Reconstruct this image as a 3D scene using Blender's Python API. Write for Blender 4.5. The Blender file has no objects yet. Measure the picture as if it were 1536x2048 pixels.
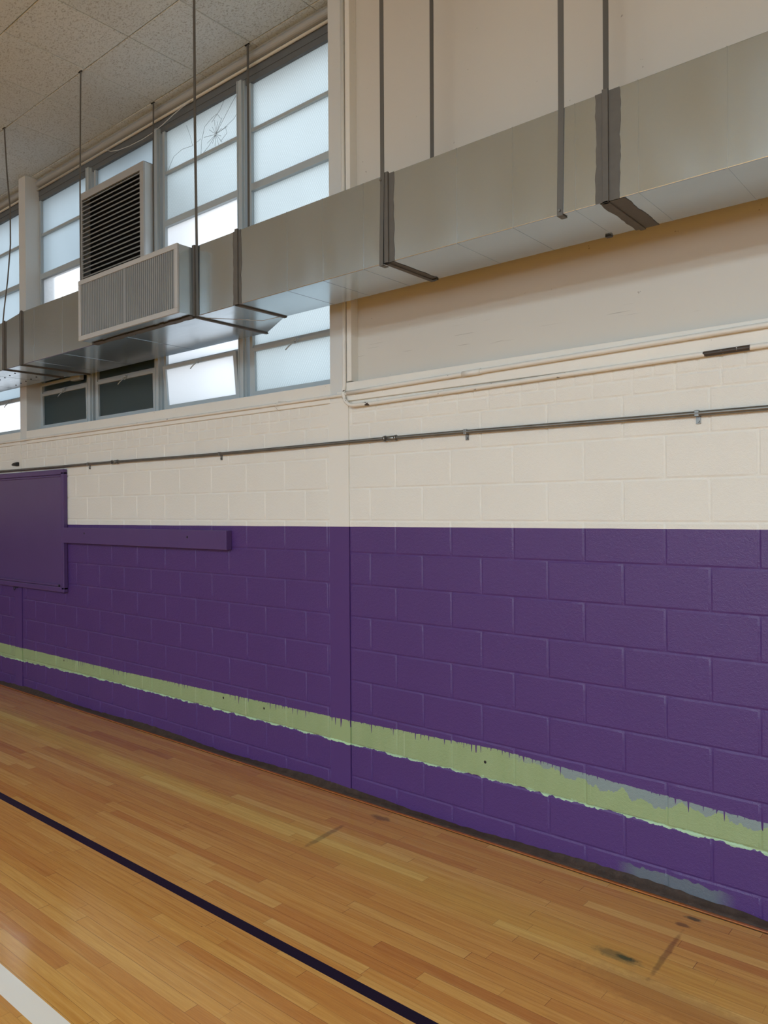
import bpy, bmesh, math, random
from mathutils import Vector, Matrix
random.seed(7)
C = bpy.context.scene.collection
SC = bpy.context.scene
PI = math.pi

# ------------------------------------------------------------------ camera
FPX, YAW, PITCH, ROLL, CD, CH = 1530.85, 0.70163, -0.00189, 0.0066, 3.57715, 1.80334
_c, _s = math.cos(YAW), math.sin(YAW)
_r = Vector((_c, _s, 0)); _f = Vector((-_s, _c, 0)); _u = Vector((0, 0, 1))
_f2 = _f*math.cos(PITCH) + _u*math.sin(PITCH)
_u2 = -_f*math.sin(PITCH) + _u*math.cos(PITCH)
_cr, _sr = math.cos(ROLL), math.sin(ROLL)
_R = _r*_cr - _u2*_sr
_U = _r*_sr + _u2*_cr
cam_d = bpy.data.cameras.new('camera'); cam = bpy.data.objects.new('camera', cam_d); C.objects.link(cam)
cam_d.sensor_fit = 'VERTICAL'; cam_d.sensor_height = 36.0; cam_d.lens = FPX/2048*36.0
cam_d.clip_start = 0.05; cam_d.clip_end = 200
m = Matrix((( _R.x, _U.x, -_f2.x, 0), (_R.y, _U.y, -_f2.y, -CD), (_R.z, _U.z, -_f2.z, CH), (0, 0, 0, 1)))
cam.matrix_world = m
SC.camera = cam

# ------------------------------------------------------------------ view, world, lights
SC.view_settings.view_transform = 'Standard'
try: SC.view_settings.look = 'None'
except Exception: pass
SC.view_settings.gamma = 1.0
SC.view_settings.use_curve_mapping = False
SC.view_settings.exposure = 0.0
SC.cycles.max_bounces = 10
SC.cycles.diffuse_bounces = 6
SC.cycles.caustics_reflective = False
SC.cycles.caustics_refractive = False
SC.cycles.sample_clamp_indirect = 6.0
SC.cycles.use_denoising = True

w = bpy.data.worlds.new('sky'); SC.world = w; w.use_nodes = True
wt = w.node_tree; wt.nodes.clear()
wo = wt.nodes.new('ShaderNodeOutputWorld'); bg = wt.nodes.new('ShaderNodeBackground')
tc = wt.nodes.new('ShaderNodeTexCoord'); sp = wt.nodes.new('ShaderNodeSeparateXYZ'); cr = wt.nodes.new('ShaderNodeValToRGB')
wt.links.new(tc.outputs['Generated'], sp.inputs[0]); wt.links.new(sp.outputs[2], cr.inputs[0])
cr.color_ramp.elements[0].position = 0.0; cr.color_ramp.elements[0].color = (0.86, 0.88, 0.92, 1)
cr.color_ramp.elements[1].position = 0.7; cr.color_ramp.elements[1].color = (0.60, 0.76, 0.92, 1)
# hazy sun glow low in the sky beyond the far windows
dp = wt.nodes.new('ShaderNodeVectorMath'); dp.operation = 'DOT_PRODUCT'; wt.links.new(tc.outputs['Generated'], dp.inputs[0])
_g = Vector((-.80, .40, .43)).normalized(); dp.inputs[1].default_value = _g
mr = wt.nodes.new('ShaderNodeMapRange'); mr.interpolation_type = 'SMOOTHERSTEP'; wt.links.new(dp.outputs['Value'], mr.inputs[0])
mr.inputs[1].default_value = .90; mr.inputs[2].default_value = .995; mr.inputs[3].default_value = 1.95; mr.inputs[4].default_value = 14.
wt.links.new(cr.outputs[0], bg.inputs[0]); wt.links.new(mr.outputs[0], bg.inputs[1])
wt.links.new(bg.outputs[0], wo.inputs[0])

def area(name, loc, rot, sx, sy, power, col):
    l = bpy.data.lights.new(name, 'AREA'); l.shape = 'RECTANGLE'; l.size = sx; l.size_y = sy
    l.energy = power; l.color = col
    o = bpy.data.objects.new(name, l); C.objects.link(o); o.location = loc; o.rotation_euler = rot
    return o
LAMP = (0.74, 0.95, 1.10)
area('ceiling_lamp_and_fill', (1.6, -8.2, 5.12), (0, 0, 0), 7, 1.2, 600, LAMP)
area('ceiling_lamp_and_fill', (0.8, -11.0, 5.12), (0, 0, 0), 9, 1.2, 700, LAMP)
area('ceiling_lamp_and_fill', (-10.0, -9.0, 5.12), (0, 0, 0), 8, 1.2, 230, LAMP)  # added fill lamp, lifts the left side where the rows leave it dark
area('added_cool_fill', (-3, -13.7, 3.4), (PI*.5+.25, 0, 0), 12, 1.8, 170, (0.72, 0.92, 1.15))  # unseen cool fill, added to lift the ceiling; no window built there

# ------------------------------------------------------------------ node helper
class N:
    def __init__(s, name):
        s.m = bpy.data.materials.new(name); s.m.use_nodes = True; s.t = s.m.node_tree
        s.t.nodes.clear(); s.out = s.t.nodes.new('ShaderNodeOutputMaterial')
        s.tc = s.t.nodes.new('ShaderNodeTexCoord')
        s.o = s.tc.outputs['Object']; q = s.t.nodes.new('ShaderNodeSeparateXYZ')
        s.t.links.new(s.o, q.inputs[0]); s.x, s.y, s.z = q.outputs
    def put(s, inp, v):
        if isinstance(v, bpy.types.NodeSocket): s.t.links.new(v, inp)
        elif v is not None:
            if isinstance(v, (tuple, list)) and len(v) == 3 and inp.type == 'RGBA': v = (*v, 1)
            inp.default_value = v
    def ma(s, op, a, b=None, c=None, clamp=False):
        n = s.t.nodes.new('ShaderNodeMath'); n.operation = op; n.use_clamp = clamp
        s.put(n.inputs[0], a); s.put(n.inputs[1], b); s.put(n.inputs[2], c); return n.outputs[0]
    def add(s, a, b): return s.ma('ADD', a, b)
    def sub(s, a, b): return s.ma('SUBTRACT', a, b)
    def mul(s, a, b): return s.ma('MULTIPLY', a, b)
    def gt(s, a, b): return s.ma('GREATER_THAN', a, b)
    def xyz(s, x=0., y=0., z=0.):
        n = s.t.nodes.new('ShaderNodeCombineXYZ')
        for i, v in enumerate((x, y, z)): s.put(n.inputs[i], v)
        return n.outputs[0]
    def sc(s, v, k):
        n = s.t.nodes.new('ShaderNodeVectorMath'); n.operation = 'MULTIPLY'; s.put(n.inputs[0], v); n.inputs[1].default_value = k; return n.outputs[0]
    def noise(s, v=None, scale=5., detail=2., rough=.5, dist=0., col=False):
        n = s.t.nodes.new('ShaderNodeTexNoise'); s.put(n.inputs['Vector'], v if v is not None else s.o)
        n.inputs['Scale'].default_value = scale; n.inputs['Detail'].default_value = detail
        n.inputs['Roughness'].default_value = rough; n.inputs['Distortion'].default_value = dist
        return n.outputs[1 if col else 0]
    def vor(s, v=None, scale=5., feat='F1'):
        n = s.t.nodes.new('ShaderNodeTexVoronoi'); n.feature = feat; s.put(n.inputs['Vector'], v if v is not None else s.o); n.inputs['Scale'].default_value = scale
        return n.outputs[0]
    def white(s, v, col=False):
        n = s.t.nodes.new('ShaderNodeTexWhiteNoise'); n.noise_dimensions = '3D'; s.put(n.inputs['Vector'], v); return n.outputs[1 if col else 0]
    def ramp(s, v, a, b, c=0., d=1., smooth=False):
        n = s.t.nodes.new('ShaderNodeMapRange'); n.clamp = True
        if smooth: n.interpolation_type = 'SMOOTHSTEP'
        s.put(n.inputs[0], v)
        for i, k in enumerate((a, b, c, d)): s.put(n.inputs[i+1], k)
        return n.outputs[0]
    def mix(s, f, a, b, mode='MIX'):
        n = s.t.nodes.new('ShaderNodeMixRGB'); n.blend_type = mode
        s.put(n.inputs[0], f); s.put(n.inputs[1], a); s.put(n.inputs[2], b); return n.outputs[0]
    def cramp(s, v, stops, interp='LINEAR'):
        n = s.t.nodes.new('ShaderNodeValToRGB'); s.put(n.inputs[0], v); e = n.color_ramp.elements
        n.color_ramp.interpolation = interp
        while len(e) < len(stops): e.new(.5)
        for k, (p, c) in zip(e, stops): k.position = p; k.color = (*c, 1)
        return n.outputs[0]
    def curve(s, v, pts):
        """piecewise linear: pts [(x, y)], returned as a value"""
        r = None
        x0, y0 = pts[0]
        r = y0
        for (xa, ya), (xb, yb) in zip(pts, pts[1:]):
            seg = s.ramp(v, xa, xb, 0., yb-ya)
            r = s.add(r, seg)
        return r
    def bump(s, h, strength=.3, dist=.01, normal=None):
        n = s.t.nodes.new('ShaderNodeBump'); n.inputs['Strength'].default_value = strength; n.inputs['Distance'].default_value = dist
        s.put(n.inputs['Height'], h)
        if normal is not None: s.put(n.inputs['Normal'], normal)
        return n.outputs[0]
    def pbr(s, col, rough=.5, metal=0., normal=None, spec=.5, coat=0., coat_rough=.1):
        b = s.t.nodes.new('ShaderNodeBsdfPrincipled'); s.put(b.inputs['Base Color'], col); s.put(b.inputs['Roughness'], rough)
        s.put(b.inputs['Metallic'], metal); s.put(b.inputs['Specular IOR Level'], spec); s.put(b.inputs['Coat Weight'], coat)
        b.inputs['Coat Roughness'].default_value = coat_rough
        if normal is not None: s.put(b.inputs['Normal'], normal)
        s.t.links.new(b.outputs[0], s.out.inputs[0]); return s.m

def lin(r, g, b):
    f = lambda v: (v/255/12.92) if v/255 <= .04045 else ((v/255+.055)/1.055)**2.4
    return (f(r), f(g), f(b))

# ------------------------------------------------------------------ materials
WHITE = (0.76, 0.75, 0.70); PURPLE = (0.080, 0.035, 0.165)
# wall paint with the purple dado and the uncovered green stripe
n = N('painted_block_wall')
zl = n.add(1.700, n.mul(n.add(n.x, 4.), .0032))
zl = n.add(zl, n.mul(n.sub(n.noise(n.xyz(n.x), 3.), .5), .004))
isw = n.gt(n.z, zl)
zt = n.curve(n.x, [(-8.5, .424), (-6., .430), (-3.4, .466), (-2.2, .497), (-.9, .444)])
zb = n.curve(n.x, [(-8.5, .282), (-6., .313), (-3.4, .314), (-2.2, .322), (-.9, .310)])
clus = n.ramp(n.noise(n.xyz(n.x, 3.), 2.2, 2.), .42, .60)
drip = n.mul(n.ramp(n.noise(n.xyz(n.x, 9.), 70., 1.), .56, .86), n.mul(clus, .12))
rag = n.mul(n.sub(n.noise(n.xyz(n.x, n.mul(n.z, .6)), 26., 5., .65), .5), .020)
top = n.add(n.sub(zt, drip), rag)
ragb = n.mul(n.sub(n.noise(n.xyz(n.x, 1.3, n.mul(n.z, .3)), 16., 3., .6), .5), .050)
bot = n.add(zb, ragb)
ins = n.mul(n.gt(n.z, bot), n.gt(top, n.z))
mint = n.gt(n.add(n.add(zb, .009), n.mul(n.sub(n.noise(n.xyz(n.x, 7., n.z), 12., 5., .75), .5), .055)), n.z)
gv = n.noise(n.xyz(n.x, n.y, n.mul(n.z, .3)), 9., 3.)
green = n.mix(gv, lin(140, 160, 112), lin(158, 174, 132))
bluez = n.sub(zt, n.mul(n.ramp(n.noise(n.xyz(n.x, 4.4, n.mul(n.z, .5)), 9., 4., .6), .3, .75), .085))
blue = n.mul(n.gt(n.z, bluez), n.ramp(n.x, -2.2, -1.9))
blue = n.mul(blue, .85)
streak = n.mul(n.ramp(n.noise(n.xyz(n.x, 31., n.mul(n.z, .02)), 30., 1.), .70, .73), .6)
green = n.mix(streak, green, lin(190, 205, 170))
green = n.mix(blue, green, lin(128, 142, 150))
green = n.mix(mint, green, lin(166, 196, 160))
# small anchor holes in the stripe
hole = None
for hx, hz in ((-7.008, .402), (-4.601, .416), (-4.146, .410), (-2.305, .412)):
    dx = n.sub(n.x, hx); dz = n.sub(n.z, hz)
    d = n.ma('SQRT', n.add(n.mul(dx, dx), n.mul(dz, dz)))
    h = n.ma('LESS_THAN', d, .0085)
    hole = h if hole is None else n.add(hole, h)
pv = n.noise(n.xyz(n.x, n.y, n.z), 1.6, 4.)
purple = n.mix(pv, tuple(v*.94 for v in PURPLE), tuple(v*1.08 for v in PURPLE))
chips = n.mul(n.gt(n.noise(n.o, 38., 3., .7), .735), n.ramp(n.z, .04, .09, 1., 0.))
chips = n.add(chips, n.gt(n.noise(n.o, 95., 1.), .83))
peel = n.mul(n.mul(n.ramp(n.x, -1.55, -1.45), n.ramp(n.x, -1.0, -1.1)), n.gt(n.add(.065, n.mul(n.noise(n.o, 20., 4.), .05)), n.z))
purple = n.mix(n.mul(peel, .8), purple, lin(105, 118, 120))
purple = n.mix(n.mul(chips, .7), purple, lin(190, 190, 190))
white = n.mix(n.noise(n.o, 2.3, 5.), tuple(v*.95 for v in WHITE), tuple(v*1.04 for v in WHITE))
dirt = n.mul(n.ramp(n.noise(n.o, 34., 3., .6), .70, .76), n.ramp(n.z, 2.25, 2.5))
white = n.mix(n.mul(dirt, .45), white, lin(70, 62, 55))
low = n.mix(ins, purple, green)
low = n.mix(hole, low, (.01, .01, .012))
col = n.mix(isw, low, white)
fine = n.add(n.mul(n.noise(n.o, 210., 3., .6), .5), n.mul(n.noise(n.o, 60., 3., .6), .6))
bmp = n.bump(fine, .85, .004)
M_wall = n.pbr(col, n.ramp(isw, 0., 1., .30, .55), 0., bmp, .45)

n = N('cream_paint')
c = n.mix(n.noise(n.o, 2.5, 5.), tuple(v*.93 for v in WHITE), tuple(v*1.03 for v in WHITE))
dd = n.ramp(n.noise(n.o, 40., 3., .6), .72, .77)
c = n.mix(n.mul(dd, .5), c, lin(70, 60, 52))
M_cream = n.pbr(c, .5, 0., n.bump(n.noise(n.o, 70., 4.), .3, .003), .45)

n = N('pilaster_paint_haze')
isw = n.gt(n.z, n.add(1.700, n.mul(n.add(n.x, 4.), .0032)))
zt = n.curve(n.x, [(-8.5, .424), (-6., .430), (-3.4, .466), (-2.2, .497), (-.9, .444)])
zb = n.curve(n.x, [(-8.5, .282), (-6., .313), (-3.4, .314), (-2.2, .322), (-.9, .310)])
rag = n.mul(n.sub(n.noise(n.xyz(n.x, n.mul(n.z, .6)), 26., 5., .65), .5), .020)
dr = n.mul(n.ramp(n.noise(n.xyz(n.x, 9.), 60., 1.), .52, .8), .09)
ins = n.mul(n.gt(n.z, n.add(zb, n.mul(n.sub(n.noise(n.xyz(n.x, 1.3), 13., 3.), .5), .03))), n.gt(n.add(n.sub(zt, dr), rag), n.z))
gr = n.mix(n.gt(n.add(n.add(zb, .012), n.mul(n.sub(n.noise(n.xyz(n.x, 7., n.z), 10., 4., .7), .5), .034)), n.z), lin(150, 168, 122), lin(178, 215, 172))
c = n.mix(isw, n.mix(ins, PURPLE, gr), n.mix(n.ramp(n.z, 2.50, 2.55), tuple(v*.99 for v in WHITE), (.62, .64, .63)))  # grey above the sill is window haze put into the paint colour
M_pil = n.pbr(c, .42, 0., n.bump(n.noise(n.o, 45., 3.), .25, .002), .45)

n = N('upper_panel_paint')
c = n.mix(n.noise(n.o, 1.4, 4.), (0.57, .55, .50), (0.62, .60, .55))
scr = n.mul(n.ramp(n.noise(n.sc(n.o, (1.5, 1., 60.)), 2., 2., .5), .70, .74), n.ramp(n.z, 2.95, 2.75))
spk = n.ramp(n.noise(n.o, 26., 3., .6), .735, .76)
c = n.mix(n.mul(n.ma('MAXIMUM', scr, spk), .45), c, lin(90, 78, 66))
M_panel = n.pbr(c, .5, 0., n.bump(n.noise(n.o, 60., 3.), .12, .002), .4)

def paint(name, col, rough=.45, bs=.2, scale=60., spec=.5, metal=0.):
    n = N(name); c = n.mix(n.noise(n.o, 3., 4.), tuple(v*.92 for v in col), tuple(min(1, v*1.06) for v in col))
    return n.pbr(c, rough, metal, n.bump(n.noise(n.o, scale, 3.), bs, .002), spec)
M_frame = paint('grey_window_paint', (.42, .48, .51), .45)
M_head = paint('dark_head_steel', (.12, .135, .145), .6)
M_corn = paint('grey_cornice_paint', (.38, .40, .40), .45)
M_cap = paint('cream_conduit_strip', (.62, .60, .52), .45)
M_purp = paint('purple_board_paint', (.095, .052, .165), .30, .15, 40.)
M_purp2 = paint('purple_plank_paint', (.090, .047, .165), .34, .2, 30.)
M_black = paint('black_plastic', (.012, .012, .013), .45)
M_void = paint('dark_interior', (.006, .006, .007), .9)
M_grill = paint('grey_grille_enamel', (.48, .49, .49), .42, .1, 60., .5, .25)
M_side = paint('zinc_sheet_lit_tone', (.62, .66, .68), .35, .15, 20., .5, .35)  # brightness of the lit box side put into a paler, less metallic colour
M_blade = paint('louvre_blade_metal', (.32, .345, .36), .42, .1, 60., .5, .4)
M_strap = paint('hanger_strap_steel', (.135, .13, .118), .5, .2, 60., .5, .5)
M_wire = paint('white_wire', (.6, .62, .6), .4)
M_unit = paint('outdoor_unit_casing', (.10, .13, .14), .6)
M_crack = paint('crack_line', (.30, .36, .40), .6)

n = N('back_wall_paint')
isw = n.gt(n.z, 1.70)
M_back = n.pbr(n.mix(isw, PURPLE, WHITE), .6)

n = N('wood_trim'); c = n.mix(n.noise(n.sc(n.o, (2., 30., 30.)), 3., 3.), (.20, .045, .008), (.50, .16, .03))
M_orange = n.pbr(c, .22, 0., n.bump(n.noise(n.o, 60., 3.), .3, .003), .6)
n = N('base_mastic'); c = n.mix(n.noise(n.o, 22., 4., .65), (.012, .007, .005), (.085, .052, .038))
M_mast = n.pbr(c, .6, 0., n.bump(n.noise(n.o, 40., 4.), .7, .006), .35)

# galvanised sheet: soft spangle, faint horizontal streaks
n = N('galvanised_sheet')
sp1 = n.noise(n.o, 60., 2.); sm = n.noise(n.o, 2.2, 4.)
c = n.mix(sm, (.46, .53, .58), (.54, .61, .66))
c = n.mix(n.mul(sp1, .05), c, (.66, .66, .65))
st = n.noise(n.sc(n.o, (1.2, 6., .5)), 5., 3.)
r = n.add(.13, n.mul(st, .12))
M_galv = n.pbr(c, r, .88, n.bump(n.noise(n.o, 1.5, 1.), .10, .012), .5)
n = N('duct_sealant'); c = n.mix(n.noise(n.o, 18., 4.), (.085, .080, .072), (.120, .112, .100))
M_seal = n.pbr(c, .6, 0., n.bump(n.noise(n.o, 50., 3.), .4, .003), .4)
n = N('zinc_conduit'); c = n.mix(n.noise(n.o, 14., 4.), (.16, .165, .16), (.30, .30, .285))
M_zinc = n.pbr(c, .32, .85, None, .5)
n = N('painted_conduit')
c = n.mix(n.noise(n.o, 2.5, 5.), tuple(v*.9 for v in WHITE), tuple(v*1.02 for v in WHITE))
win = n.mul(n.mul(n.ramp(n.x, -1.17, -1.10), n.ramp(n.x, -.90, -.93)), n.ramp(n.z, 2.530, 2.525))
ch = n.ma('MAXIMUM', n.gt(n.add(n.mul(win, .5), n.mul(n.noise(n.o, 26., 4., .7), .5)), .66), n.ramp(n.noise(n.sc(n.o, (.5, 1., 1.)), 22., 3., .6), .68, .70))
M_pcond = n.pbr(n.mix(ch, c, lin(62, 52, 44)), .45, 0., n.bump(n.noise(n.o, 60., 3.), .3, .003), .5)

# ceiling tile
n = N('fissured_ceiling_tile')
v = n.noise(n.sc(n.o, (1., 1.6, 1.)), 62., 3., .6, .8)
f = n.ramp(v, .54, .63)
tile = n.white(n.xyz(n.ma('FLOOR', n.ma('DIVIDE', n.add(n.x, 6.751), .6112)), n.ma('FLOOR', n.ma('DIVIDE', n.sub(n.y, .054), .608))))
base = n.mix(tile, (.61, .68, .71), (.66, .73, .76))
c = n.mix(n.mul(f, .48), base, (.20, .20, .17))
M_ceil = n.pbr(c, .8, 0., n.bump(n.ma('SUBTRACT', 1., f), .5, .004), .2)

# maple strip floor with court lines, glossy finish
n = N('maple_strip_floor')
BW = .0572
rowf = n.ma('DIVIDE', n.y, BW); row = n.ma('FLOOR', rowf); fr = n.ma('FRACT', rowf)
ln = n.add(.55, n.mul(n.white(n.xyz(row, 4.)), 1.0))
xo = n.ma('DIVIDE', n.add(n.x, n.mul(n.white(n.xyz(row, 11.)), 9.)), ln)
cell = n.ma('FLOOR', xo); fx = n.mul(n.ma('FRACT', xo), ln)
rnd = n.white(n.xyz(row, cell, 2.)); rnd2 = n.white(n.xyz(row, cell, 8.))
wood = n.cramp(rnd, [(0., (.52, .205, .043)), (.07, (.62, .270, .057)), (.35, (.67, .325, .070)), (.8, (.71, .360, .082)), (1., (.77, .44, .120))])
gv = n.xyz(n.mul(n.x, 1.6), n.add(n.mul(n.y, 34.), n.mul(rnd2, 40.)), rnd)
gr = n.noise(gv, 3.2, 5., .6, .7)
wood = n.mix(n.ramp(gr, .3, .75, 0., .5), wood, n.mix(1., wood, (.62, .46, .34), 'MULTIPLY'))
strk = n.noise(n.sc(n.o, (.5, 18., 1.)), 3.0, 4., .6)
wood = n.mix(n.ramp(strk, .50, .75, 0., .45), wood, n.mix(1., wood, (.70, .52, .36), 'MULTIPLY'))
wood = n.mix(n.ramp(strk, .45, .25, 0., .25), wood, (.82, .55, .22))
band = n.noise(n.sc(n.o, (.35, 1.1, 1.)), 1.6, 3.)
wood = n.mix(n.ramp(band, .42, .66, 0., .5), wood, n.mix(1., wood, (.93, .80, .50), 'MULTIPLY'))
gap = n.ma('MAXIMUM', n.gt(fr, .975), n.ma('LESS_THAN', fx, .0022))
wood = n.mix(n.mul(gap, n.ramp(rnd2, 0., 1., .25, .8)), wood, (.07, .025, .01))
kn = n.gt(n.noise(n.sc(n.o, (.7, 1.4, 1.)), 21., 2.), .80)
wood = n.mix(n.mul(kn, .75), wood, (.06, .022, .008))
# dark stain and a rubbed line near the wall
def blob(cx, cy, rx, ry, ang=0., nz=.5):
    ca, sa = math.cos(ang), math.sin(ang)
    dx = n.sub(n.x, cx); dy = n.sub(n.y, cy)
    a = n.ma('DIVIDE', n.add(n.mul(dx, ca), n.mul(dy, sa)), rx); b = n.ma('DIVIDE', n.sub(n.mul(dy, ca), n.mul(dx, sa)), ry)
    d = n.ma('SQRT', n.add(n.mul(a, a), n.mul(b, b)))
    d = n.add(d, n.mul(n.sub(n.noise(n.o, 22., 4., .7), .5), nz*2.4))
    return n.ramp(d, .45, 1.05, 1., 0., True)
wood = n.mix(n.mul(blob(-1.28, -.62, .13, .04), .60), wood, (.07, .05, .02))
wood = n.mix(n.mul(blob(-1.245, -.615, .05, .020), .85), wood, (.012, .010, .007))
wood = n.mix(n.mul(blob(-1.135, -.48, .016, .24, .04), .6), wood, (.16, .055, .012))
wood = n.mix(n.mul(blob(-1.14, -.14, .045, .018), .8), wood, (.02, .012, .006))
wood = n.mix(n.mul(blob(-1.16, -.22, .04, .02), .6), wood, (.05, .02, .01))
wood = n.mix(n.mul(blob(-3.0, -.56, .025, .22, .1), .5), wood, (.09, .04, .015))
wood = n.mix(n.mul(blob(-2.92, -.17, .09, .035), .55), wood, (.05, .025, .012))
wood = n.mix(n.mul(blob(-1.0, -.78, .5, .12), .35), wood, (.30, .12, .02))
bl = n.mul(n.gt(n.y, -1.462), n.gt(-1.410, n.y))
wood = n.mix(bl, wood, (.008, .006, .009))
wl = n.mul(n.gt(n.y, -2.325), n.gt(-2.238, n.y))
wood = n.mix(wl, wood, (.88, .80, .70))
b1 = n.bump(n.add(n.mul(gap, -1.), n.add(n.mul(gr, .15), n.mul(rnd, .25))), .12, .0012)
b2 = n.bump(n.noise(n.sc(n.o, (.5, 3., 1.)), 2.2, 2.), .06, .02, b1)
M_floor = n.pbr(wood, n.add(.09, n.mul(n.noise(n.o, 3., 3.), .09)), 0., b2, .68)

# translucent obscured glass
def glass(name, trans, kind):
    n = N(name)
    if kind == 'wired':
        a = n.ma('SINE', n.mul(n.add(n.mul(n.x, 1.), n.mul(n.z, .62)), 330.))
        b = n.ma('SINE', n.mul(n.sub(n.mul(n.x, 1.), n.mul(n.z, .62)), 250.))
        h = n.ma('MAXIMUM', a, b); f = n.ramp(h, .70, 1., 0., .30)
        ht = n.add(n.mul(a, .5), n.mul(b, .5))
    elif kind == 'hammered':
        ht = n.noise(n.sc(n.o, (1., 1., 1.5)), 34., 2., .5, 1.2); f = n.ramp(ht, .42, .62, 0., .16)
    else:
        ht = n.noise(n.o, 70., 3.); f = n.mul(ht, .05)
    big = n.noise(n.sc(n.o, (1., 1., .5)), 2.4, 4.)
    c = n.mix(f, trans, tuple(v*.45 for v in trans))
    c = n.mix(n.ramp(big, .35, .75, 0., .22), c, tuple(v*.82 for v in trans))
    nm = n.bump(ht, .35, .004)
    t = n.t.nodes.new('ShaderNodeBsdfTranslucent'); n.put(t.inputs[0], c)
    d = n.t.nodes.new('ShaderNodeBsdfDiffuse'); d.inputs[0].default_value = (.17, .27, .29, 1)
    g = n.t.nodes.new('ShaderNodeBsdfGlossy'); g.inputs['Roughness'].default_value = .22; g.inputs[0].default_value = (.9, .9, .9, 1)
    n.put(g.inputs['Normal'], nm); n.put(d.inputs['Normal'], nm)
    m1 = n.t.nodes.new('ShaderNodeMixShader'); m1.inputs[0].default_value = .12 if kind != 'milky' else .02
    n.t.links.new(t.outputs[0], m1.inputs[1]); n.t.links.new(d.outputs[0], m1.inputs[2])
    m2 = n.t.nodes.new('ShaderNodeMixShader'); m2.inputs[0].default_value = .06
    n.t.links.new(m1.outputs[0], m2.inputs[1]); n.t.links.new(g.outputs[0], m2.inputs[2])
    res = m2.outputs[0]
    if kind == 'hammered':
        rf = n.t.nodes.new('ShaderNodeBsdfRefraction'); rf.inputs['IOR'].default_value = 1.04; rf.inputs['Roughness'].default_value = .45
        n.put(rf.inputs['Normal'], nm); m3 = n.t.nodes.new('ShaderNodeMixShader'); m3.inputs[0].default_value = .4
        n.t.links.new(res, m3.inputs[1]); n.t.links.new(rf.outputs[0], m3.inputs[2]); res = m3.outputs[0]
    n.t.links.new(res, n.out.inputs[0])
    return n.m
G_wired = glass('wired_obscure_glass', (.77, .81, .81), 'wired')
G_frost = glass('frosted_glass', (.67, .72, .74), 'frost')
G_hammer = glass('hammered_glass', (1., 1., 1.), 'hammered')
G_white = glass('milky_glass', (1., 1., 1.), 'milky')

# ------------------------------------------------------------------ mesh helpers
class MB:
    def __init__(s): s.b = bmesh.new()
    def poly(s, pts):
        return s.b.faces.new([s.b.verts.new(p) for p in pts])
    def box(s, x0, x1, y0, y1, z0, z1, bev=0.):
        vs = [s.b.verts.new((x, y, z)) for x in (x0, x1) for y in (y0, y1) for z in (z0, z1)]
        fs = []
        for q in ((0, 1, 3, 2), (4, 6, 7, 5), (0, 4, 5, 1), (2, 3, 7, 6), (0, 2, 6, 4), (1, 5, 7, 3)):
            fs.append(s.b.faces.new([vs[i] for i in q]))
        if bev > 0:
            es = list({e for f in fs for e in f.edges})
            bmesh.ops.bevel(s.b, geom=es, offset=bev, segments=2, affect='EDGES', profile=.5)
        return s
    def hexa(s, P):   # 8 points ordered x,y,z binary
        vs = [s.b.verts.new(p) for p in P]
        for q in ((0, 1, 3, 2), (4, 6, 7, 5), (0, 4, 5, 1), (2, 3, 7, 6), (0, 2, 6, 4), (1, 5, 7, 3)):
            s.b.faces.new([vs[i] for i in q])
        return s
    def tube(s, pts, r, seg=12, cap=True, radii=None):
        pts = [Vector(p) for p in pts]; rings = []
        for i, p in enumerate(pts):
            d = (pts[min(i+1, len(pts)-1)] - pts[max(i-1, 0)]).normalized()
            a = Vector((0, 0, 1)) if abs(d.z) < .9 else Vector((0, 1, 0))
            u = d.cross(a).normalized(); v = d.cross(u).normalized()
            rr = radii[i] if radii else r
            rings.append([s.b.verts.new(p + u*math.cos(2*PI*k/seg)*rr + v*math.sin(2*PI*k/seg)*rr) for k in range(seg)])
        for A, B in zip(rings, rings[1:]):
            for k in range(seg):
                f = s.b.faces.new((A[k], A[(k+1) % seg], B[(k+1) % seg], B[k])); f.smooth = True
        if cap:
            s.b.faces.new(rings[0][::-1]); s.b.faces.new(rings[-1])
        return s
    def ribbon(s, pts, w, t, axis='x'):   # strap: flat in x, thickness in y
        P = [Vector(p) for p in pts]; rings = []
        for p in P:
            rings.append([s.b.verts.new(p + Vector((a*w/2, b*t/2, 0))) for a, b in ((-1, -1), (1, -1), (1, 1), (-1, 1))])
        for A, B in zip(rings, rings[1:]):
            for k in range(4): s.b.faces.new((A[k], A[(k+1) % 4], B[(k+1) % 4], B[k]))
        s.b.faces.new(rings[0][::-1]); s.b.faces.new(rings[-1]); return s
    def prism(s, prof, x0, x1):   # profile in (y, z), swept along x
        A = [s.b.verts.new((x0, y, z)) for y, z in prof]; B = [s.b.verts.new((x1, y, z)) for y, z in prof]
        k = len(prof)
        for i in range(k): s.b.faces.new((A[i], B[i], B[(i+1) % k], A[(i+1) % k]))
        s.b.faces.new(A[::-1]); s.b.faces.new(B); return s
    def build(s, name, mat, parent=None, origin=None, fix=True):
        if fix: bmesh.ops.recalc_face_normals(s.b, faces=s.b.faces)
        me = bpy.data.meshes.new(name)
        s.b.to_mesh(me); s.b.free(); me.materials.append(mat)
        o = bpy.data.objects.new(name, me); C.objects.link(o)
        if parent is not None: o.parent = parent
        return o
def tag(o, label=None, cat=None, group=None, kind=None):
    if label: o['label'] = label
    if cat: o['category'] = cat
    if group: o['group'] = group
    if kind: o['kind'] = kind
    return o
def empty(name, loc=(0, 0, 0)):
    # placed at the world origin or at the thing's base; children keep world coordinates through the inverse matrix
    o = bpy.data.objects.new(name, None); C.objects.link(o); o.location = loc; o.empty_display_size = .1
    return o
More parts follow.
